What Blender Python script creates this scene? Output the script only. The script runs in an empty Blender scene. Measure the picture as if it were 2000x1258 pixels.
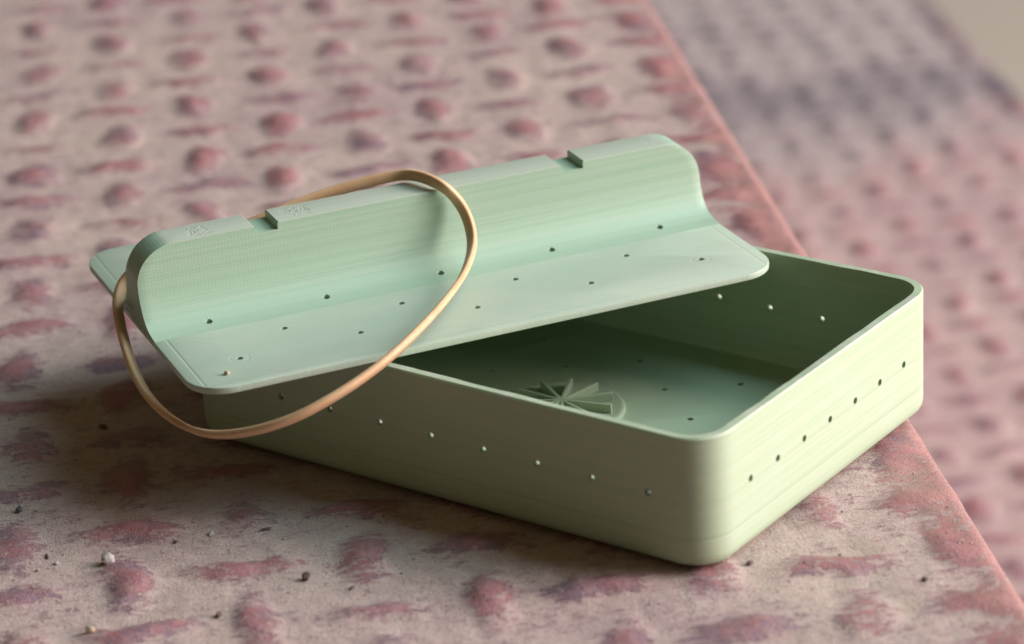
import bpy, bmesh, math, random
import numpy as np
from mathutils import Vector, Matrix

S = 0.01                                   # everything below is laid out in centimetres
scene = bpy.context.scene
R = math.radians

# ------------------------------------------------------------------ camera
CAM = (20.6715, -32.0434, 20.4268)
PITCH, YAW, ROLL = 1.169, 0.644, -0.059
CAMROT = (1.16922, 0.643801, -0.0590)
F_PX = 5740.18
cam_data = bpy.data.cameras.new('camera')
cam = bpy.data.objects.new('camera', cam_data)
scene.collection.objects.link(cam)
cam.location = [c * S for c in CAM]
cam.rotation_mode = 'QUATERNION'
_m = Matrix.Rotation(CAMROT[1], 3, 'Z') @ Matrix.Rotation(CAMROT[0], 3, 'X') @ Matrix.Rotation(CAMROT[2], 3, 'Z')
cam.rotation_quaternion = _m.to_quaternion()
cam_data.sensor_width = 36.0
cam_data.lens = 36.0 * F_PX / 2000.0
cam_data.clip_start = 0.01
cam_data.clip_end = 50
cam_data.dof.use_dof = True
cam_data.dof.focus_distance = 46.6 * S
cam_data.dof.aperture_fstop = 17.5
cam_data.dof.aperture_blades = 8
scene.camera = cam

# ------------------------------------------------------------------ world and lamps
world = bpy.data.worlds.new('World')
scene.world = world
world.use_nodes = True
bg = world.node_tree.nodes['Background']
bg.inputs['Color'].default_value = (0.96, 0.74, 0.40, 1)
bg.inputs['Strength'].default_value = 0.115

TGT = Vector((-5 * S, 3 * S, 1 * S))
def area(name, az, el, dist, sx, sy, power, col):
    d = bpy.data.lights.new(name, 'AREA')
    d.shape = 'RECTANGLE'; d.size = sx; d.size_y = sy
    d.energy = power; d.color = col
    o = bpy.data.objects.new(name, d)
    scene.collection.objects.link(o)
    v = Vector((math.cos(R(az)) * math.cos(R(el)), math.sin(R(az)) * math.cos(R(el)), math.sin(R(el))))
    o.location = TGT + v * dist
    o.rotation_euler = (-v).to_track_quat('-Z', 'Z').to_euler()
    return o
area('doorway_light', 34, 17, 2.2, 2.1, 0.85, 132, (1.0, 0.82, 0.79))
area('sky_light', 46, 46, 3.0, 2.6, 1.8, 85, (0.63, 0.86, 0.98))

scene.view_settings.view_transform = 'Standard'
scene.view_settings.look = 'None'
scene.view_settings.exposure = 0.0
scene.view_settings.gamma = 1.0
scene.render.resolution_x = 1024
scene.render.resolution_y = 644

# ------------------------------------------------------------------ helpers
def link(o):
    scene.collection.objects.link(o); return o

def mesh_obj(name, verts, faces, mat, parent=None, smooth=True, angle=35):
    me = bpy.data.meshes.new(name)
    me.from_pydata([(v[0] * S, v[1] * S, v[2] * S) for v in verts], [], faces)
    me.update()
    o = link(bpy.data.objects.new(name, me))
    if mat: me.materials.append(mat)
    if parent: o.parent = parent
    finish(me, smooth, angle)
    return o

def finish(me, smooth=True, angle=35):
    bm = bmesh.new(); bm.from_mesh(me)
    bmesh.ops.recalc_face_normals(bm, faces=bm.faces)
    bm.to_mesh(me); bm.free()
    if smooth:
        me.polygons.foreach_set('use_smooth', [True] * len(me.polygons))
        me.set_sharp_from_angle(angle=R(angle))
    me.update()

def carve(o, cutter_verts, cutter_faces, angle=35):
    """subtract a cutter mesh from o and keep the result as o's mesh"""
    me = bpy.data.meshes.new('cutter')
    me.from_pydata([(v[0] * S, v[1] * S, v[2] * S) for v in cutter_verts], [], cutter_faces)
    finish(me, False)
    c = link(bpy.data.objects.new('cutter', me))
    par = o.parent; o.parent = None
    m = o.modifiers.new('cut', 'BOOLEAN')
    m.operation = 'DIFFERENCE'; m.object = c; m.solver = 'EXACT'
    dg = bpy.context.evaluated_depsgraph_get(); dg.update()
    new = bpy.data.meshes.new_from_object(o.evaluated_get(dg))
    o.modifiers.clear()
    name = o.data.name; old = o.data
    o.data = new
    bpy.data.meshes.remove(old); new.name = name
    bpy.data.objects.remove(c); bpy.data.meshes.remove(me)
    o.parent = par
    new.polygons.foreach_set('use_smooth', [True] * len(new.polygons))
    new.set_sharp_from_angle(angle=R(angle))

def cyl(V, F, c, axis, r, h, n=14):
    """append a closed cylinder centred at c along axis (0,1,2)"""
    b = len(V); ax = [(1, 2), (2, 0), (0, 1)][axis]
    for s in (-1, 1):
        for k in range(n):
            t = 2 * math.pi * k / n + .11
            p = list(c); p[axis] += s * h / 2
            p[ax[0]] += r * math.cos(t); p[ax[1]] += r * math.sin(t)
            V.append(p)
    F.append(list(range(b, b + n))[::-1]); F.append(list(range(b + n, b + 2 * n)))
    for k in range(n):
        F.append([b + k, b + (k + 1) % n, b + n + (k + 1) % n, b + n + k])

def boxv(V, F, x0, x1, y0, y1, z0, z1):
    b = len(V)
    V += [(x, y, z) for z in (z0, z1) for (x, y) in ((x0, y0), (x1, y0), (x1, y1), (x0, y1))]
    F += [[b, b + 3, b + 2, b + 1], [b + 4, b + 5, b + 6, b + 7]] + [[b + k, b + (k + 1) % 4, b + 4 + (k + 1) % 4, b + 4 + k] for k in range(4)]

def tag(o, label=None, cat=None, group=None, kind=None):
    if label: o['label'] = label
    if cat: o['category'] = cat
    if group: o['group'] = group
    if kind: o['kind'] = kind
    return o

def empty(name, loc, rz=0):
    o = link(bpy.data.objects.new(name, None))
    o.location = [c * S for c in loc]; o.rotation_euler = (0, 0, rz)
    o.empty_display_size = .01
    return o

# value noise for the cast relief
_rng = np.random.default_rng(7)
_tab = _rng.random((256, 256))
def vnoise(x, y):
    xi = np.floor(x).astype(int); yi = np.floor(y).astype(int)
    fx = x - xi; fy = y - yi
    fx = fx * fx * (3 - 2 * fx); fy = fy * fy * (3 - 2 * fy)
    g = lambda i, j: _tab[i & 255, j & 255]
    return (g(xi, yi) * (1 - fx) + g(xi + 1, yi) * fx) * (1 - fy) + (g(xi, yi + 1) * (1 - fx) + g(xi + 1, yi + 1) * fx) * fy
def fbm(x, y, o=4):
    s = 0; a = .5
    for k in range(o):
        s = s + a * vnoise(x + 17.3 * k, y - 9.1 * k); x = x * 2.03; y = y * 2.03; a *= .5
    return s

# ------------------------------------------------------------------ materials
class N:
    def __init__(self, name):
        self.m = bpy.data.materials.new(name); self.m.use_nodes = True
        self.t = self.m.node_tree; self.t.nodes.clear()
        self.out = self.t.nodes.new('ShaderNodeOutputMaterial')
        self.p = self.t.nodes.new('ShaderNodeBsdfPrincipled')
        self.t.links.new(self.p.outputs[0], self.out.inputs['Surface'])
        tc = self.t.nodes.new('ShaderNodeTexCoord')
        self.obj = self.vm('SCALE', tc.outputs['Object'], scale=1 / S)      # centimetres
    def lk(self, a, b): self.t.links.new(a, b)
    def put(self, sock, v):
        if hasattr(v, 'is_linked') or isinstance(v, bpy.types.NodeSocket): self.lk(v, sock)
        else: sock.default_value = v
    def vm(self, op, a, b=None, scale=None):
        n = self.t.nodes.new('ShaderNodeVectorMath'); n.operation = op
        self.put(n.inputs[0], a)
        if b is not None: self.put(n.inputs[1], b)
        if scale is not None: n.inputs['Scale'].default_value = scale
        return n.outputs[0]
    def ma(self, op, a, b=0.0, c=0.0, clamp=False):
        n = self.t.nodes.new('ShaderNodeMath'); n.operation = op; n.use_clamp = clamp
        self.put(n.inputs[0], a); self.put(n.inputs[1], b); self.put(n.inputs[2], c)
        return n.outputs[0]
    def noise(self, vec, scale, detail=4, rough=.55, stretch=None, dist=0):
        if stretch is not None: vec = self.vm('MULTIPLY', vec, stretch)
        n = self.t.nodes.new('ShaderNodeTexNoise')
        self.lk(vec, n.inputs['Vector']); n.inputs['Scale'].default_value = scale
        n.inputs['Detail'].default_value = detail; n.inputs['Roughness'].default_value = rough
        n.inputs['Distortion'].default_value = dist
        return n.outputs['Fac']
    def mr(self, v, a, b, c=0.0, d=1.0, smooth=True):
        n = self.t.nodes.new('ShaderNodeMapRange')
        if smooth: n.interpolation_type = 'SMOOTHSTEP'
        self.put(n.inputs['Value'], v)
        for k, x in zip(('From Min', 'From Max', 'To Min', 'To Max'), (a, b, c, d)): self.put(n.inputs[k], x)
        return n.outputs[0]
    def mix(self, f, a, b, mode='MIX'):
        n = self.t.nodes.new('ShaderNodeMix'); n.data_type = 'RGBA'; n.blend_type = mode
        self.put(n.inputs['Factor'], f)
        for s, v in ((n.inputs['A'], a), (n.inputs['B'], b)):
            self.put(s, (*v, 1) if isinstance(v, tuple) and len(v) == 3 else v)
        return n.outputs['Result']
    def sep(self, vec):
        n = self.t.nodes.new('ShaderNodeSeparateXYZ'); self.lk(vec, n.inputs[0]); return n.outputs
    def bump(self, h, strength, dist, prev=None):
        n = self.t.nodes.new('ShaderNodeBump'); n.inputs['Strength'].default_value = strength
        n.inputs['Distance'].default_value = dist * S; self.lk(h, n.inputs['Height'])
        if prev is not None: self.lk(prev, n.inputs['Normal'])
        return n.outputs[0]
    def attr(self, name):
        n = self.t.nodes.new('ShaderNodeAttribute'); n.attribute_name = name; return n.outputs['Fac']
    def done(self, col=None, rough=None, normal=None, **kw):
        if col is not None: self.put(self.p.inputs['Base Color'], (*col, 1) if isinstance(col, tuple) and len(col) == 3 else col)
        if rough is not None: self.put(self.p.inputs['Roughness'], rough)
        if normal is not None: self.lk(normal, self.p.inputs['Normal'])
        for k, v in kw.items(): self.p.inputs[k.replace('_', ' ')].default_value = v
        return self.m

H_BOX = 2.164
GREEN = (0.342, 0.445, 0.30)
GREEN_B = (0.385, 0.458, 0.33)

def mat_shell():
    n = N('printed_plastic_shell')
    x, y, z = n.sep(n.obj)
    lay = n.noise(n.obj, 1, 3, .65, (.10, .10, 9.0))          # layer-to-layer bands
    fine = n.noise(n.obj, 1, 2, .6, (.35, .35, 34.0))
    c = n.mix(n.mr(lay, .35, .68), GREEN, GREEN_B)
    blot = n.noise(n.obj, .9, 3)
    c = n.mix(n.ma('MULTIPLY', n.mr(blot, .45, .75), .35), c, (.37, .445, .35))
    # two misprinted bands of layers that run right round the box
    band = n.ma('ADD', n.mr(n.ma('ABSOLUTE', n.ma('SUBTRACT', z, .52)), .0, .045, 1, 0), n.mr(n.ma('ABSOLUTE', n.ma('SUBTRACT', z, 1.09)), .0, .05, .55, 0))
    c = n.mix(n.ma('MULTIPLY', band, .35, clamp=True), c, (.29, .36, .25))
    scuff = n.ma('MULTIPLY', n.mr(z, H_BOX - .03, H_BOX - .004), n.mr(n.noise(n.obj, 2.6, 5, .7), .48, .6))
    c = n.mix(n.ma('MULTIPLY', scuff, .55), c, (.50, .52, .45))
    h = n.ma('ADD', n.ma('MULTIPLY', lay, .6), n.ma('MULTIPLY', fine, .4))
    h = n.ma('SUBTRACT', h, n.ma('MULTIPLY', band, .4))
    b = n.bump(h, .34, .03)
    return n.done(c, n.mr(fine, .3, .7, .42, .56), b, Specular_IOR_Level=.42)

def mat_plate():
    n = N('printed_plastic_plate')
    x, y, z = n.sep(n.obj)
    diag = n.vm('MULTIPLY', n.obj, (1, 1, .2))
    rot = n.t.nodes.new('ShaderNodeVectorRotate'); rot.rotation_type = 'Z_AXIS'
    rot.inputs['Angle'].default_value = R(45); n.lk(diag, rot.inputs['Vector'])
    ras = n.noise(rot.outputs[0], 1, 2, .6, (.5, 16, 1))      # raster lines of the top layer
    blot = n.noise(n.obj, .8, 6, .66, (.5, 1.1, 1), .6)
    c = n.mix(n.mr(blot, .35, .7), (.352, .455, .36), (.40, .482, .383))
    # perimeter passes of the nozzle
    ax = n.ma('ABSOLUTE', n.ma('SUBTRACT', x, 4.0)); ay = n.ma('ABSOLUTE', n.ma('SUBTRACT', y, 2.34))
    ed = n.ma('MINIMUM', n.ma('SUBTRACT', 5.0, ax), n.ma('SUBTRACT', 3.32, ay))
    groove = n.mr(n.ma('ABSOLUTE', n.ma('SUBTRACT', ed, .2)), 0, .035, 1, 0)
    c = n.mix(n.ma('MULTIPLY', groove, .12), c, (.30, .39, .31))
    # a raised ring round the two outer holes
    ring = None
    for hx in (0.0, 8.0):
        d = n.vm('DISTANCE', n.vm('MULTIPLY', n.obj, (1, 1, 0)), (hx, 0, 0))
        dn = d.node.outputs['Value']
        rr = n.mr(n.ma('ABSOLUTE', n.ma('SUBTRACT', dn, .15)), .0, .03, 1, 0)
        ring = rr if ring is None else n.ma('ADD', ring, rr)
    h = n.ma('ADD', n.ma('MULTIPLY', ras, .35), n.ma('SUBTRACT', n.ma('MULTIPLY', blot, .5), n.ma('MULTIPLY', groove, .35)))
    h = n.ma('SUBTRACT', h, n.ma('MULTIPLY', ring, .25))
    b = n.bump(h, .35, .03)
    return n.done(c, n.mr(blot, .3, .7, .38, .52), b, Specular_IOR_Level=.45)

def mat_ridge():
    n = N('printed_plastic_ridge')
    x, y, z = n.sep(n.obj)
    lay = n.noise(n.obj, 1, 3, .65, (.07, 12.0, 12.0))
    fine = n.noise(n.obj, 1, 2, .6, (.25, 40, 40.0))
    ver = n.ma('SINE', n.ma('MULTIPLY', x, 2 * math.pi / .058))
    verm = n.mr(n.noise(n.obj, .5, 2), .35, .65, .3, 1)
    ver = n.ma('MULTIPLY', ver, verm)
    c = n.mix(n.mr(lay, .3, .7), (.282, .425, .31), (.318, .446, .342))
    c = n.mix(n.mr(ver, -1, 1, 0, .025), c, (.44, .48, .42))
    c = n.mix(n.ma('MULTIPLY', n.mr(z, 1.415, 1.428), .85), c, (.42, .47, .39))     # flat top pass on the crest, its sheen painted in as paler grey
    # rough seams where the nozzle stopped on the crest
    seam = None
    for (a, bb) in ((-.05, .45), (1.6, 2.1), (8.1, 8.6)):
        s = n.ma('MULTIPLY', n.mr(x, a, a + .08), n.mr(x, bb - .1, bb, 1, 0))
        seam = s if seam is None else n.ma('ADD', seam, s)
    seam = n.ma('MULTIPLY', seam, n.mr(z, 1.405, 1.425))
    seam = n.ma('MULTIPLY', seam, n.mr(n.ma('ABSOLUTE', n.ma('SUBTRACT', y, 2.34)), .16, .22, 1, 0))
    pit = n.mr(n.noise(n.obj, 13, 2, .6), .5, .62)
    inset = n.mr(n.ma('ABSOLUTE', n.ma('SUBTRACT', n.ma('ABSOLUTE', n.ma('SUBTRACT', y, 2.34)), .23)), .0, .02, 1, 0)
    h = n.ma('ADD', n.ma('MULTIPLY', lay, .45), n.ma('ADD', n.ma('MULTIPLY', fine, .35), n.ma('MULTIPLY', ver, .018)))
    h = n.ma('SUBTRACT', h, n.ma('MULTIPLY', n.ma('MULTIPLY', seam, pit), .9))
    h = n.ma('SUBTRACT', h, n.ma('MULTIPLY', n.ma('MULTIPLY', inset, n.mr(z, 1.42, 1.428)), .25))
    b = n.bump(h, .4, .032)
    return n.done(c, n.mr(lay, .3, .7, .38, .5), b, Specular_IOR_Level=.45)

def mat_step(name, lower=False):
    n = N(name)
    relief = n.attr('relief')
    edge = n.attr('edge')
    hue = n.attr('hue')
    rt = n.t.nodes.new('ShaderNodeVectorRotate'); rt.rotation_type = 'Z_AXIS'
    rt.inputs['Angle'].default_value = R(-43); n.lk(n.obj, rt.inputs['Vector'])
    q = rt.outputs[0]                                             # x runs along the long knuckles
    big = n.noise(n.obj, .23, 3, .5)
    med = n.noise(n.obj, 1.7, 6, .66, None, .3)
    streak = n.noise(q, 1, 6, .70, (1.3, 3.4, 3.0), .5)           # wear drawn out along one thread direction
    flake = n.noise(q, 1, 5, .72, (4.2, 8.5, 8.0), .8)
    finev = n.noise(n.obj, 13, 4, .72)
    speck = n.noise(n.obj, 30, 2, .6)
    # how much of the coloured coat is rubbed free of dust
    bare = n.ma('ADD', n.ma('MULTIPLY', relief, .68), n.ma('MULTIPLY', n.ma('SUBTRACT', streak, .5), 1.15))
    bare = n.ma('ADD', bare, n.ma('MULTIPLY', n.ma('SUBTRACT', med, .5), .95))
    bare = n.ma('ADD', bare, n.ma('MULTIPLY', n.ma('SUBTRACT', flake, .5), 2.0))
    bare = n.ma('ADD', bare, n.ma('MULTIPLY', n.ma('SUBTRACT', finev, .5), .55))
    bare = n.ma('ADD', bare, n.ma('MULTIPLY', edge, .55))
    bare = n.ma('ADD', bare, n.ma('MULTIPLY', n.ma('SUBTRACT', big, .5), .55))
    thin = n.mr(bare, -.10, .36)                                   # dust worn thin, the coat shows through
    bare = n.mr(bare, .29, .49)
    vo = n.t.nodes.new('ShaderNodeTexVoronoi'); vo.feature = 'DISTANCE_TO_EDGE'
    wv = n.vm('ADD', n.vm('MULTIPLY', q, (1.0, 1.7, 1.5)), n.vm('SCALE', n.t.nodes.new('ShaderNodeTexNoise').outputs['Color'], scale=.55))
    nz = [m_ for m_ in n.t.nodes if m_.type == 'TEX_NOISE'][-1]
    n.lk(n.obj, nz.inputs['Vector']); nz.inputs['Scale'].default_value = 3.0; nz.inputs['Detail'].default_value = 4
    n.lk(wv, vo.inputs['Vector']); vo.inputs['Scale'].default_value = 2.6
    vein = n.mr(n.ma('ADD', vo.outputs['Distance'], n.ma('MULTIPLY', n.ma('SUBTRACT', finev, .5), .18)), .0, .10, .66, 1.0)
    bare = n.ma('MULTIPLY', bare, n.ma('ADD', vein, n.ma('MULTIPLY', edge, .4), clamp=True))   # dust caught in fine cracks
    dust = n.mix(n.mr(med, .3, .7), (.42, .323, .276), (.485, .387, .332))
    dust = n.mix(n.mr(big, .35, .7, 0, .5), dust, (.385, .28, .275))
    dust = n.mix(n.mr(speck, .60, .72, 0, .5), dust, (.19, .135, .11))
    dust = n.mix(n.ma('MULTIPLY', thin, .5), dust, (.29, .165, .18))
    red = n.mix(n.mr(streak, .35, .7), (.27, .085, .095), (.37, .155, .16))
    violet = n.mix(n.mr(finev, .3, .7), (.145, .08, .11), (.235, .145, .185))
    v = n.ma('ADD', n.ma('MULTIPLY', n.ma('SUBTRACT', med, .5), 2.4), n.ma('ADD', n.ma('MULTIPLY', hue, .45), n.ma('MULTIPLY', edge, -.8)))
    v = n.ma('ADD', v, n.ma('MULTIPLY', n.ma('SUBTRACT', relief, .5), -.45))
    paint = n.mix(n.mr(v, .0, .55), red, violet)
    pale = n.mix(n.mr(edge, .3, 1.0, 0, .6), paint, (.47, .26, .225))
    if lower:
        along = n.t.nodes.new('ShaderNodeVectorMath'); along.operation = 'DOT_PRODUCT'
        n.lk(n.obj, along.inputs[0]); along.inputs[1].default_value = (.6852, -.7284, 0)
        al = n.ma('ADD', along.outputs['Value'], n.ma('MULTIPLY', n.ma('SUBTRACT', big, .5), 12))
        blue = n.mr(al, -55, -61)                                 # blue-grey stain across the far end
        core = n.mr(n.ma('ABSOLUTE', n.ma('ADD', al, 63.5)), .3, 5.0, .85, 0)
        pale = n.mix(n.ma('MULTIPLY', blue, .75), pale, (.10, .10, .125))
        pale = n.mix(n.ma('MULTIPLY', core, .95), pale, (.03, .035, .065))
        dust = n.mix(.5, dust, (.36, .245, .24))
        dust = n.mix(n.ma('MULTIPLY', blue, .6), dust, (.33, .30, .29))
        bare = n.ma('ADD', bare, n.ma('MULTIPLY', core, .5), clamp=True)
    c = n.mix(n.ma('MULTIPLY', bare, .85), dust, pale)
    fl2 = n.noise(q, 1, 4, .7, (5.5, 11, 10), 1.0)
    c = n.mix(n.mr(fl2, .585, .635, 0, .6), c, n.mix(n.mr(med, .4, .6), (.27, .13, .145), (.19, .125, .155)))
    c = n.mix(n.mr(finev, .63, .73, 0, .45), c, (.50, .41, .37))
    h = n.ma('ADD', n.ma('MULTIPLY', finev, .45), n.ma('ADD', n.ma('MULTIPLY', speck, .34), n.ma('MULTIPLY', med, .2)))
    h = n.ma('SUBTRACT', h, n.ma('MULTIPLY', bare, .22))          # the film of dust has thickness
    b = n.bump(h, .85, .06)
    rough = n.ma('SUBTRACT', .80, n.ma('MULTIPLY', bare, .30))
    rough = n.ma('SUBTRACT', rough, n.ma('MULTIPLY', edge, n.mr(speck, .48, .66, .18, .42)))
    return n.done(c, rough, b, Specular_IOR_Level=.5)

def mat_band():
    n = N('tan_rubber')
    f = n.noise(n.obj, 3, 4)
    g = n.noise(n.obj, 40, 2)
    c = n.mix(n.mr(f, .3, .7), (.55, .345, .185), (.60, .41, .245))
    b = n.bump(g, .25, .01)
    return n.done(c, .5, b, Subsurface_Weight=.3, Subsurface_Radius=(.0012, .0006, .0003), Specular_IOR_Level=.4)

def mat_stone(name, c0, c1, sc=9, rough=.85):
    n = N(name)
    f = n.noise(n.obj, sc, 4, .65)
    return n.done(n.mix(n.mr(f, .3, .7), c0, c1), rough, n.bump(f, .6, .02))

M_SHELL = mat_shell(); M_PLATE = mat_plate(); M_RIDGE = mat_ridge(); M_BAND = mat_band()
M_STEP = mat_step('rubbed_red_paint_and_dust'); M_LOW = mat_step('rubbed_paint_and_dust_lower', True)
M_FLOOR = mat_stone('sandy_floor', (.34, .285, .235), (.38, .32, .265), 1.5, .9)

# ------------------------------------------------------------------ the two textured steps and the floor
AH = np.array([.7284, .6852]); BH = np.array([.6852, -.7284])     # across and along the edge of the step
AV = np.array([1.262, 1.176]); BV = np.array([1.173, -1.239])     # thread pitches of the woven relief
LO = np.array([-19.12, 10.517])

def weave(X, Y, seed, org):
    """height (0..1) of the woven relief at x,y, and a per-knuckle hue value"""
    det = AV[0] * BV[1] - AV[1] * BV[0]
    dx = X - org[0]; dy = Y - org[1]
    wx = (fbm(X * .35 + seed, Y * .35, 2) - .37) * .5; wy = (fbm(X * .35 + 40, Y * .35 + seed, 2) - .37) * .5
    wx = wx + (fbm(X * 1.7 + 3, Y * 1.7 + seed, 3) - .44) * .42; wy = wy + (fbm(X * 1.7 + 60, Y * 1.7 + 8, 3) - .44) * .42
    dx = dx + wx; dy = dy + wy
    i = (dx * BV[1] - dy * BV[0]) / det; j = (-dx * AV[1] + dy * AV[0]) / det
    ci = np.round(i).astype(int); cj = np.round(j).astype(int)
    best = np.zeros_like(X); hue = np.zeros_like(X)
    for oi in (-1, 0, 1):
        for oj in (-1, 0, 1):
            a = ci + oi; b = cj + oj
            h1 = _tab[(a * 37 + b * 101 + seed) & 255, (b * 53 - a * 11) & 255]
            h2 = _tab[(a * 71 - b * 29 + seed * 3) & 255, (b * 17 + a * 91) & 255]
            h3 = _tab[(a * 13 + b * 57 + seed * 5) & 255, (b * 31 + a * 43) & 255]
            dot = ((a + b) & 1) == 0
            u = (i - a + (h1 - .5) * .10) * 1.725; v = (j - b + (h2 - .5) * .10) * 1.706
            tw = (h3 - .5) * .16
            u, v = u - v * tw, v + u * tw
            la = np.where(dot, .50, .95 + .16 * h2); lb = np.where(dot, .90 + .16 * h1, .42)
            rr = (u / la) ** 2 + (v / lb) ** 2
            k = np.clip(1 - rr, 0, 1) ** 1.7
            k = k * (.58 + .55 * h1)
            up = k > best
            best = np.where(up, k, best); hue = np.where(up, h3, hue)
    return best, hue

def build_step(name, z, a_min, a_edge, b0, b1, res, amp, seed, org, mat, drop):
    r = .34
    flat = np.arange(a_min, a_edge - r, res)
    arc = np.linspace(0, math.pi / 2, 9)[0:]
    down = np.array([.25, .6, 1.2, 2.5, 5, drop - r])
    pa = np.concatenate([flat, a_edge - r + r * np.sin(arc), np.full(len(down), a_edge)])
    pz = np.concatenate([np.zeros(len(flat)), -r + r * np.cos(arc), -r - down])
    na = np.concatenate([np.zeros(len(flat)), np.sin(arc), np.ones(len(down))])
    nz = np.concatenate([np.ones(len(flat)), np.cos(arc), np.zeros(len(down))])
    fade = np.concatenate([np.clip((a_edge - .25 - flat) / .9, 0, 1), np.zeros(len(arc) + len(down))])
    nb = np.arange(b0, b1 + res, res)
    A, B = np.meshgrid(pa, nb, indexing='ij')
    Z = np.repeat(pz[:, None], len(nb), 1); NA = np.repeat(na[:, None], len(nb), 1); NZ = np.repeat(nz[:, None], len(nb), 1)
    FD = np.repeat(fade[:, None], len(nb), 1)
    X = A * AH[0] + B * BH[0]; Y = A * AH[1] + B * BH[1]
    W, hue = weave(X, Y, seed, org)
    # the knuckles run into the rounded lip and die away there
    rel = W * (.25 + .75 * FD) * (.62 + .8 * fbm(X * 1.1 + 21, Y * 1.1 + 4, 3))
    lump = fbm(X * 1.3 + 5, Y * 1.3, 4) - .47
    wob = fbm(X * .22, Y * .22 + 30, 3) - .44
    grit = fbm(X * 5.5 + 70, Y * 5.5 + 11, 3) - .44
    H = rel * amp + lump * .075 + wob * .06 + grit * .035
    H = H * (1 - .7 * NA)
    H -= amp * .62                                         # the thing standing here rests on the knuckles
    if z == 0.0:                                           # flat contact patch pressed under the box
        inside = (X > -10.143 + .12) & (X < -.12) & (Y > .12) & (Y < 6.951 - .12)
        H = np.where(inside, np.minimum(H, -.006), H)
    edge = 1 - np.clip((a_edge - A) / 1.5 + (fbm(X * .9, Y * .9, 3) - .45) * 1.3, 0, 1)
    edge = np.where(NA > .05, 1, edge)
    GX = X + NA * H * AH[0]; GY = Y + NA * H * AH[1]; GZ = z + Z + NZ * H
    na_, nb_ = A.shape
    co = np.stack([GX, GY, GZ], -1).reshape(-1, 3) * S
    idx = np.arange(na_ * nb_).reshape(na_, nb_)
    q = np.stack([idx[:-1, :-1], idx[1:, :-1], idx[1:, 1:], idx[:-1, 1:]], -1).reshape(-1, 4)
    me = bpy.data.meshes.new(name)
    me.vertices.add(len(co)); me.vertices.foreach_set('co', co.ravel())
    me.loops.add(q.size); me.loops.foreach_set('vertex_index', q.ravel().astype(np.int32))
    me.polygons.add(len(q)); me.polygons.foreach_set('loop_start', np.arange(0, q.size, 4, dtype=np.int32))
    me.update(calc_edges=True)
    me.polygons.foreach_set('use_smooth', np.ones(len(q), dtype=bool))
    if me.polygons[0].normal.z < 0: me.flip_normals()
    for nm, val in (('relief', np.clip(rel, 0, 2) ** .62), ('edge', edge), ('hue', hue)):
        at = me.attributes.new(nm, 'FLOAT', 'POINT'); at.data.foreach_set('value', val.ravel().astype(np.float32))
    me.materials.append(mat); me.update()
    o = link(bpy.data.objects.new(name, me))
    return tag(o, kind='structure')

AMP = .105
upper = build_step('upper_step', 0.0, -21.0, 4.38, -50, 11, .085, AMP, 3, LO, M_STEP, 14.6)
upper['label'] = 'dusty red step top with woven relief under the green box'
lowo = 14.42 * AH + (-34.9) * BH
lower = build_step('lower_step', -15.0, 3.0, 23.6, -95, -12, .2, .2, 11, lowo, M_LOW, 14.6)
lower['label'] = 'lower dusty pink step with woven relief beyond the edge'
fl = mesh_obj('floor', [(-150, -150, -30), (200, -150, -30), (200, 250, -30), (-150, 250, -30)], [[0, 1, 2, 3]], M_FLOOR)
tag(fl, 'plain sandy beige floor below the steps', kind='structure')

# ------------------------------------------------------------------ the open box
L, W, H, RC, T = 10.143, 6.951, 2.164, .65, .155
X0, Y0, SY, HZ, ZF = 1.0715, 1.135, .78, 1.16, .15

def rrect(inset, z, seg=.17, narc=9):
    x0, x1, y0, y1 = -L + inset, -inset, inset, W - inset
    r = max(RC - inset, .05)
    pts = []
    cs = [((x1 - r, y0 + r), -90), ((x1 - r, y1 - r), 0), ((x0 + r, y1 - r), 90), ((x0 + r, y0 + r), 180)]
    nseg = [max(1, int(round((W - 2 * RC) / seg))), int(round((L - 2 * RC) / seg))] * 2
    for k, (c, a0) in enumerate(cs):
        arc = [(c[0] + r * math.cos(R(a0 + 90 * t / narc)), c[1] + r * math.sin(R(a0 + 90 * t / narc))) for t in range(narc + 1)]
        pts += arc
        nc, na0 = cs[(k + 1) % 4]
        nx = (nc[0] + r * math.cos(R(na0)), nc[1] + r * math.sin(R(na0)))
        m = nseg[k]
        for s in range(1, m):
            pts.append((arc[-1][0] + (nx[0] - arc[-1][0]) * s / m, arc[-1][1] + (nx[1] - arc[-1][1]) * s / m))
    return [(x, y, z) for x, y in pts]

box = empty('storage_box', (0, 0, 0))
tag(box, 'open pale green plastic box with pinholes in its walls, standing on the red step', 'box')
rings = []
fr = .26
for t in range(0, 6):
    a = R(90 * t / 5); rings.append(rrect(fr - fr * math.sin(a), fr - fr * math.cos(a)))
for z in np.linspace(fr, H - .025, 10)[1:]: rings.append(rrect(0, float(z)))
rings.append(rrect(.022, H))
rnd = random.Random(4)
ri = rrect(T - .012, H)
ri = [(x + .012 * (vnoise(np.array(x * 3.1), np.array(y * 3.1)) - .5), y + .012 * (vnoise(np.array(x * 3.1 + 9), np.array(y * 3.1)) - .5), z + .02 * (float(vnoise(np.array(x * 2.3 + 3), np.array(y * 2.3))) - .5)) for x, y, z in ri]
rings.append(ri)
rings.append(rrect(T, H - .03))
for z in np.linspace(H - .03, ZF + .1, 9)[1:]: rings.append(rrect(T, float(z)))
rings.append(rrect(T + .03, ZF + .03)); rings.append(rrect(T + .1, ZF))
n = len(rings[0]); V = [p for r_ in rings for p in r_]; F = []
for k in range(len(rings) - 1):
    for s in range(n): F.append([k * n + s, k * n + (s + 1) % n, (k + 1) * n + (s + 1) % n, (k + 1) * n + s])
F.append(list(range(n))[::-1]); F.append(list(range((len(rings) - 1) * n, len(rings) * n)))
shell = mesh_obj('shell', V, F, M_SHELL, box)
CV, CF = [], []
HR = .058
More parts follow.
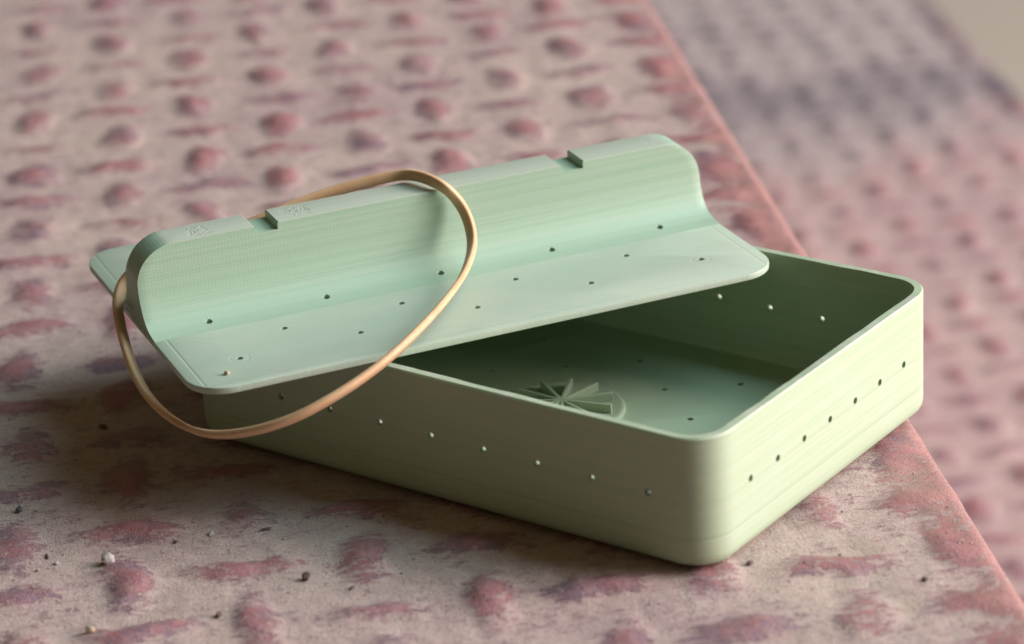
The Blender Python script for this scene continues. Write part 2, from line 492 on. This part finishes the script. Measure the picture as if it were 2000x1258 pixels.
for k in range(9):
    for yy in (T / 2, W - T / 2): cyl(CV, CF, (-(X0 + k), yy, HZ), 1, HR, T * 3)
for m in range(7):
    for xx in (-T / 2, -L + T / 2): cyl(CV, CF, (xx, Y0 + m * SY, HZ), 0, HR, T * 3)
for k in range(9):
    for m in range(7):
        if (k + m) % 2 == 0 and math.hypot(-(X0 + k) + L / 2, Y0 + m * SY - W / 2) > 1.3:
            cyl(CV, CF, (-(X0 + k), Y0 + m * SY, ZF), 2, HR, ZF * 3)
carve(shell, CV, CF)

# spoked disc moulded on the floor of the box
cxy = (-L / 2, W / 2)
dv, df = [], []
nn = 56
prof = [(1.05, ZF - .01), (1.05, ZF + .05), (1.035, ZF + .075), (.99, ZF + .085), (.965, ZF + .075)]
for r_, z in prof: dv += [(cxy[0] + r_ * math.cos(2 * math.pi * k / nn), cxy[1] + r_ * math.sin(2 * math.pi * k / nn), z) for k in range(nn)]
for q in range(len(prof) - 1):
    for k in range(nn): df.append([q * nn + k, q * nn + (k + 1) % nn, (q + 1) * nn + (k + 1) % nn, (q + 1) * nn + k])
df.append(list(range(nn))[::-1]); df.append(list(range((len(prof) - 1) * nn, len(prof) * nn)))
disc = mesh_obj('spoked_disc', dv, df, M_SHELL, box)
VANE0 = 15.5
vv, vf = [], []
boxv(vv, vf, .0, .87, -.027, .027, 0, .155)
vane_mesh = None
for k in range(11):
    if vane_mesh is None:
        o = mesh_obj('vane', vv, vf, M_SHELL, disc, False); vane_mesh = o.data
        bm = bmesh.new(); bm.from_mesh(vane_mesh)
        bmesh.ops.bevel(bm, geom=bm.edges[:], offset=.006 * S, segments=1, affect='EDGES'); bm.to_mesh(vane_mesh); bm.free()
    else:
        o = link(bpy.data.objects.new('vane', vane_mesh)); o.parent = disc
    o.location = (cxy[0] * S, cxy[1] * S, (ZF + .07 + k * .0004) * S); o.rotation_euler = (0, 0, R(VANE0 + 360 / 11 * k))

# ------------------------------------------------------------------ the lid with its ridge
LX, LY, LTH = -7.89, -1.076, 1.025
TL = .12
lid = empty('box_lid', (LX, LY, H + .004), LTH)
tag(lid, 'pale green lid with a tall notched ridge handle, laid askew across the open box', 'lid')
U0, U1, V0, V1, VC = -1.0, 9.0, -.98, 5.66, 2.34
def lrect(ins, z, r=.65, narc=10):
    x0, x1, y0, y1 = U0 + ins, U1 - ins, V0 + ins, V1 - ins; r -= ins
    out = []
    for (c, a0) in (((x1 - r, y0 + r), -90), ((x1 - r, y1 - r), 0), ((x0 + r, y1 - r), 90), ((x0 + r, y0 + r), 180)):
        out += [(c[0] + r * math.cos(R(a0 + 90 * t / narc)), c[1] + r * math.sin(R(a0 + 90 * t / narc)), z) for t in range(narc + 1)]
    return out
lr = [lrect(.02, 0), lrect(0, .02), lrect(0, TL - .022), lrect(.007, TL - .007), lrect(.022, TL)]
n = len(lr[0]); V = [p for r_ in lr for p in r_]; F = []
for k in range(len(lr) - 1):
    for s in range(n): F.append([k * n + s, k * n + (s + 1) % n, (k + 1) * n + (s + 1) % n, (k + 1) * n + s])
F.append(list(range(n))[::-1]); F.append(list(range((len(lr) - 1) * n, len(lr) * n)))
plate = mesh_obj('lid_plate', V, F, M_PLATE, lid, angle=28)
CV, CF = [], []
for row, (v, us) in enumerate(((0, (0, 2, 4, 6, 8)), (SY, (1, 3, 5, 7)), (2 * SY, (0, 2, 4, 6, 8)), (2 * VC - 2 * SY, (0, 2, 4, 6, 8)), (2 * VC - SY, (1, 3, 5, 7)), (2 * VC, (0, 2, 4, 6, 8)))):
    for u in us: cyl(CV, CF, (u, v, TL), 2, HR if row not in (2, 3) else .06, 1.0)
carve(plate, CV, CF, 28)

# ridge: half width at each height above the plate
PR = [(-.015, 1.06), (.004, 1.06), (.012, .97), (.03, .84), (.05, .76), (.085, .67), (.14, .575), (.21, .505), (.30, .445), (.42, .39), (.56, .355), (.70, .335), (.85, .325), (1.0, .32)]
WT = 1.31; RE = .66
lev = [(w, d, 0.0) for w, d in PR if w < WT - RE - .02]
for t in range(0, 15):                                     # rounded upper corners
    a = R(90 * t / 14); w = WT - RE + RE * math.sin(a)
    lev.append((w, float(np.interp(w, [q[0] for q in PR], [q[1] for q in PR])), RE - RE * math.cos(a)))
nu = 60
V, F = [], []
ringn = None
for w, d, e in lev:
    e += .012
    a, b = U0 + e, U1 - e
    nv = 4
    ring = [(a + (b - a) * s / nu, VC - d, TL + w) for s in range(nu + 1)]
    ring += [(b, VC - d + 2 * d * s / nv, TL + w) for s in range(1, nv)]
    ring += [(b - (b - a) * s / nu, VC + d, TL + w) for s in range(nu + 1)]
    ring += [(a, VC + d - 2 * d * s / nv, TL + w) for s in range(1, nv)]
    ringn = len(ring); V += ring
for k in range(len(lev) - 1):
    for s in range(ringn): F.append([k * ringn + s, k * ringn + (s + 1) % ringn, (k + 1) * ringn + (s + 1) % ringn, (k + 1) * ringn + s])
F.append(list(range(ringn))[::-1]); F.append(list(range((len(lev) - 1) * ringn, len(lev) * ringn)))
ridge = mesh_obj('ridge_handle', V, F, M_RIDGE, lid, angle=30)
bm = bmesh.new(); bm.from_mesh(ridge.data)
be = [e_ for e_ in bm.edges if len(e_.link_faces) == 2 and e_.calc_face_angle(0) > R(50) and min(v_.co.z for v_ in e_.verts) > (TL + .1) * S]
bmesh.ops.bevel(bm, geom=be, offset=.016 * S, segments=2, affect='EDGES', profile=.6, clamp_overlap=True)
bm.to_mesh(ridge.data); bm.free(); finish(ridge.data, True, 30)
for u in (1.24, 6.65):
    b_ = len(CV); zf_, zt_ = TL + WT - .125, TL + WT
    pr_ = [(-.19, zf_), (.19, zf_), (.19, zt_ - .018), (.212, zt_ + .004), (.212, zt_ + .3), (-.225, zt_ + .3), (-.225, zt_ + .004), (-.19, zt_ - .036)]
    for v_ in (VC - .6, VC + .6): CV += [(u + p_[0], v_, p_[1]) for p_ in pr_]
    CF += [[b_ + k for k in range(8)], [b_ + 15 - k for k in range(8)]] + [[b_ + k, b_ + 8 + k, b_ + 8 + (k + 1) % 8, b_ + (k + 1) % 8] for k in range(8)]
carve(ridge, CV, CF, 30)

# ------------------------------------------------------------------ rubber band
CAMV = np.array(CAM)
th = LTH
Uv = np.array([math.cos(th), math.sin(th), 0]); Vv = np.array([-math.sin(th), math.cos(th), 0])
LO3 = np.array([LX, LY, H + TL])
BAND_LOCAL = []   # filled below: lid coordinates (u, v, height above the plate)
BAND = [
    (-7.297, 3.561, 3.683),
    (-8.084, 3.653, 3.734),
    (-8.606, 3.236, 3.656),
    (-9.096, 2.718, 3.528),
    (-9.638, 2.017, 3.326),
    (-10.227, 1.240, 3.054),
    (-10.732, 0.505, 2.803),
    (-10.960, 0.033, 2.803),
    (-11.092, -0.184, 2.621),
    (-10.981, -0.484, 2.419),
    (-10.505, -0.951, 2.196),
    (-9.710, -1.569, 1.871),
    (-8.929, -2.018, 1.683),
    (-8.222, -2.201, 1.541),
    (-7.387, -2.368, 1.628),
    (-6.628, -2.274, 1.832),
    (-6.077, -1.944, 2.043),
    (-5.738, -1.481, 2.245),
    (-5.532, -0.950, 2.417),
    (-5.430, -0.301, 2.584),
    (-5.630, 0.718, 2.632),
    (-6.021, 1.905, 2.607),
    (-6.453, 2.928, 2.595),
    (-6.802, 3.606, 2.783),
    (-6.974, 3.745, 3.110),
    (-7.131, 3.718, 3.407),
]
def catmull(P, per=14):
    P = np.array(P, float); n = len(P); out = []
    for k in range(n):
        p0, p1, p2, p3 = P[k - 1], P[k], P[(k + 1) % n], P[(k + 2) % n]
        # centripetal parametrisation keeps the loop from kinking
        t0 = 0; t1 = t0 + np.linalg.norm(p1 - p0) ** .5; t2 = t1 + np.linalg.norm(p2 - p1) ** .5; t3 = t2 + np.linalg.norm(p3 - p2) ** .5
        for t in np.linspace(t1, t2, per, endpoint=False):
            A1 = (t1 - t) / (t1 - t0) * p0 + (t - t0) / (t1 - t0) * p1
            A2 = (t2 - t) / (t2 - t1) * p1 + (t - t1) / (t2 - t1) * p2
            A3 = (t3 - t) / (t3 - t2) * p2 + (t - t2) / (t3 - t2) * p3
            B1 = (t2 - t) / (t2 - t0) * A1 + (t - t0) / (t2 - t0) * A2
            B2 = (t3 - t) / (t3 - t1) * A2 + (t - t1) / (t3 - t1) * A3
            out.append((t2 - t) / (t2 - t1) * B1 + (t - t1) / (t2 - t1) * B2)
    return np.array(out)
def build_band():
    C = catmull(BAND)
    for it in range(10):                                            # relax small kinks
        C = C * .5 + .25 * (np.roll(C, 1, 0) + np.roll(C, -1, 0))
    n = len(C); Tn = np.roll(C, -1, 0) - np.roll(C, 1, 0); Tn /= np.linalg.norm(Tn, axis=1)[:, None]
    # flat side of the strip turns about the centre of the loop
    cen = C.mean(0)
    e = C - cen; e -= (e * Tn).sum(1)[:, None] * Tn; e /= np.linalg.norm(e, axis=1)[:, None]
    for it in range(30): e = e * .5 + .25 * (np.roll(e, 1, 0) + np.roll(e, -1, 0)); e -= (e * Tn).sum(1)[:, None] * Tn; e /= np.linalg.norm(e, axis=1)[:, None]
    w = np.cross(Tn, e)
    hw, ht, c = .092, .052, .022
    sec = [(hw - c, ht), (hw, ht - c), (hw, -ht + c), (hw - c, -ht), (-hw + c, -ht), (-hw, -ht + c), (-hw, ht - c), (-hw + c, ht)]
    V, F = [], []
    for k in range(n):
        a = .55
        ee = e[k] * math.cos(a) + w[k] * math.sin(a); wk = -e[k] * math.sin(a) + w[k] * math.cos(a)
        for (x, y) in sec: V.append(C[k] + wk * x + ee * y)
    m = len(sec)
    for k in range(n):
        for s in range(m): F.append([k * m + s, k * m + (s + 1) % m, ((k + 1) % n) * m + (s + 1) % m, ((k + 1) % n) * m + s])
    o = mesh_obj('rubber_band', V, F, M_BAND, angle=50)
    return tag(o, 'tan rubber band looped over the lid ridge and hanging in front of the box', 'rubber band')
if BAND: build_band()

# ------------------------------------------------------------------ crumbs and grit lying on the step
bpy.context.view_layer.update()
def ground(x, y):
    ok, loc, nor, idx = upper.ray_cast((x * S, y * S, 3 * S), (0, 0, -1))
    return loc.z / S if ok else 0.0

def crumb_mesh(name, r, seed, squash=(1, 1, .8), sub=2, jag=.45):
    bm = bmesh.new(); bmesh.ops.create_icosphere(bm, subdivisions=sub, radius=1)
    rd = random.Random(seed)
    dirs = [(Vector((rd.gauss(0, 1), rd.gauss(0, 1), rd.gauss(0, 1))).normalized(), rd.uniform(.55, .95)) for _ in range(9)]
    for v in bm.verts:
        c = v.co.copy()
        for dd, k in dirs:                                  # chipped facets
            t = c.dot(dd)
            if t > k: c -= dd * (t - k)
        c *= 1 + rd.uniform(-.5, .5) * jag * .25
        v.co = Vector((c.x * squash[0], c.y * squash[1], c.z * squash[2])) * r * S
    me = bpy.data.meshes.new(name); bm.to_mesh(me); bm.free()
    return me

M_WHITE = mat_stone('white_stone', (.34, .31, .29), (.47, .435, .40), 14)
M_DARK = mat_stone('dark_earth', (.06, .042, .035), (.14, .10, .08), 14)
M_TAN = mat_stone('tan_crumb', (.34, .24, .15), (.52, .40, .27), 14)
M_GREY = mat_stone('grey_stone', (.07, .07, .075), (.16, .155, .16), 14)
M_GRIT = mat_stone('mixed_grit', (.10, .07, .055), (.55, .46, .40), 2.2)
CRUMBS = [
    ('pebble', (-8.28, -4.0), .115, (1, 1, .95), M_WHITE, 'large chipped white pebble lying on the dusty step', 'pebble'),
    ('pebble', (-10.75, -3.42), .065, (1, 1, 1), M_GREY, 'round dark grey pebble in the shaded dust left of the box', 'pebble'),
    ('dirt_clod', (-5.31, -2.90), .072, (.9, 1.1, 1.1), M_DARK, 'upright dark brown clod of dirt beside a red knuckle', 'dirt'),
    ('dirt_clod', (-5.70, -4.44), .06, (1.2, .9, .8), M_DARK, 'low dark brown clod of dirt in front of the white pebble', 'dirt'),
    ('crumb', (-6.98, -5.81), .07, (1.2, .9, .8), M_TAN, 'tan crumb with a brown shadow side on the dusty step', 'crumb'),
    ('pebble', (-7.54, -2.49), .06, (1.2, .9, .6), M_WHITE, 'small flat pale pebble between the band and the white pebble', 'pebble'),
    ('pebble', (-8.97, -4.43), .045, (1, 1, .8), M_WHITE, 'tiny white pebble next to the dark splinter', 'pebble'),
    ('splinter', (-9.27, -4.33), .085, (1.2, .32, .3), M_DARK, 'short dark splinter lying beside the tiny white pebble', 'splinter'),
    ('splinter', (-6.87, -1.99), .10, (1.3, .28, .28), M_DARK, 'thin dark splinter in the shade under the front wall', 'splinter'),
    ('dirt_clod', (-11.74, -.41), .075, (1.3, .9, .5), M_DARK, 'flat dark clod in the deep shadow beneath the lid corner', 'dirt'),
    ('dirt_clod', (.16, .80), .055, (1.3, .8, .7), M_DARK, 'dark clod near the lit corner of the box', 'dirt'),
    ('dirt_clod', (2.63, 1.62), .05, (1, 1, .8), M_DARK, 'dark clod alone in the bright dust near the red edge', 'dirt'),
    ('splinter', (-4.52, -2.79), .08, (1.2, .35, .3), M_DARK, 'brown splinter just past the upright clod', 'splinter'),
    ('crumb', (-9.07, -4.74), .035, (1, 1, .8), M_TAN, 'yellowish speck of a crumb beside the tiny white pebble', 'crumb'),
    ('dirt_clod', (-7.87, -2.95), .04, (1.2, 1, .7), M_DARK, 'small dark clod behind the large white pebble', 'dirt'),
]
for k, (nm, (x, y), r_, sq, mt, lab, cat) in enumerate(CRUMBS):
    me = crumb_mesh(nm, r_, 20 + k, sq); me.materials.append(mt)
    o = link(bpy.data.objects.new(nm, me))
    g = min(ground(x + dx, y + dy) for dx in (-.04, 0, .04) for dy in (-.04, 0, .04))
    lo = min(v.co.z for v in me.vertices)
    o.location = (x * S, y * S, g * S - lo - .004 * S); o.rotation_euler = (0, 0, k * 1.7)
    tag(o, lab, cat)
# a crumb lying on the lid
cp = LO3 + Uv * -.37 + Vv * -.50
me = crumb_mesh('crumb', .05, 77, (1.3, .9, .7)); me.materials.append(mat_stone('pale_crumb', (.50, .40, .28), (.62, .50, .38), 14))
o = link(bpy.data.objects.new('crumb', me)); o.location = Vector(cp) * S
o.location.z = (H + .004 + TL) * S - min(v.co.z for v in me.vertices)
tag(o, 'tan crumb lying on the rounded corner of the lid', 'crumb')

gv, gf, gm = [], [], []
rg = random.Random(12)
placed = 0
while placed < 1500:
    a = rg.uniform(-11.5, 4.0); b = rg.uniform(-16, 4.5)
    x = a * AH[0] + b * BH[0]; y = a * AH[1] + b * BH[1]
    if -10.3 < x < .15 and -.1 < y < 7.1: continue
    placed += 1
    r_ = .008 + .016 * rg.random() ** 3
    z = ground(x, y) + r_ * .3; q = len(gv); rz = rg.random() * 6.28
    for k, (dx, dy, dz) in enumerate(((1, 0, 0), (0, 1, 0), (-1, 0, 0), (0, -1, 0), (0, 0, 1), (0, 0, -1))):
        j = rg.uniform(.7, 1.5)
        gv.append((x + r_ * j * (dx * math.cos(rz) - dy * math.sin(rz)), y + r_ * j * (dx * math.sin(rz) + dy * math.cos(rz)), z + r_ * dz))
    for k in range(4): gf += [[q + k, q + (k + 1) % 4, q + 4], [q + (k + 1) % 4, q + k, q + 5]]
grit = mesh_obj('grit', gv, gf, M_GRIT, None, False)
tag(grit, 'fine grit scattered over the dusty step', 'grit', kind='stuff')
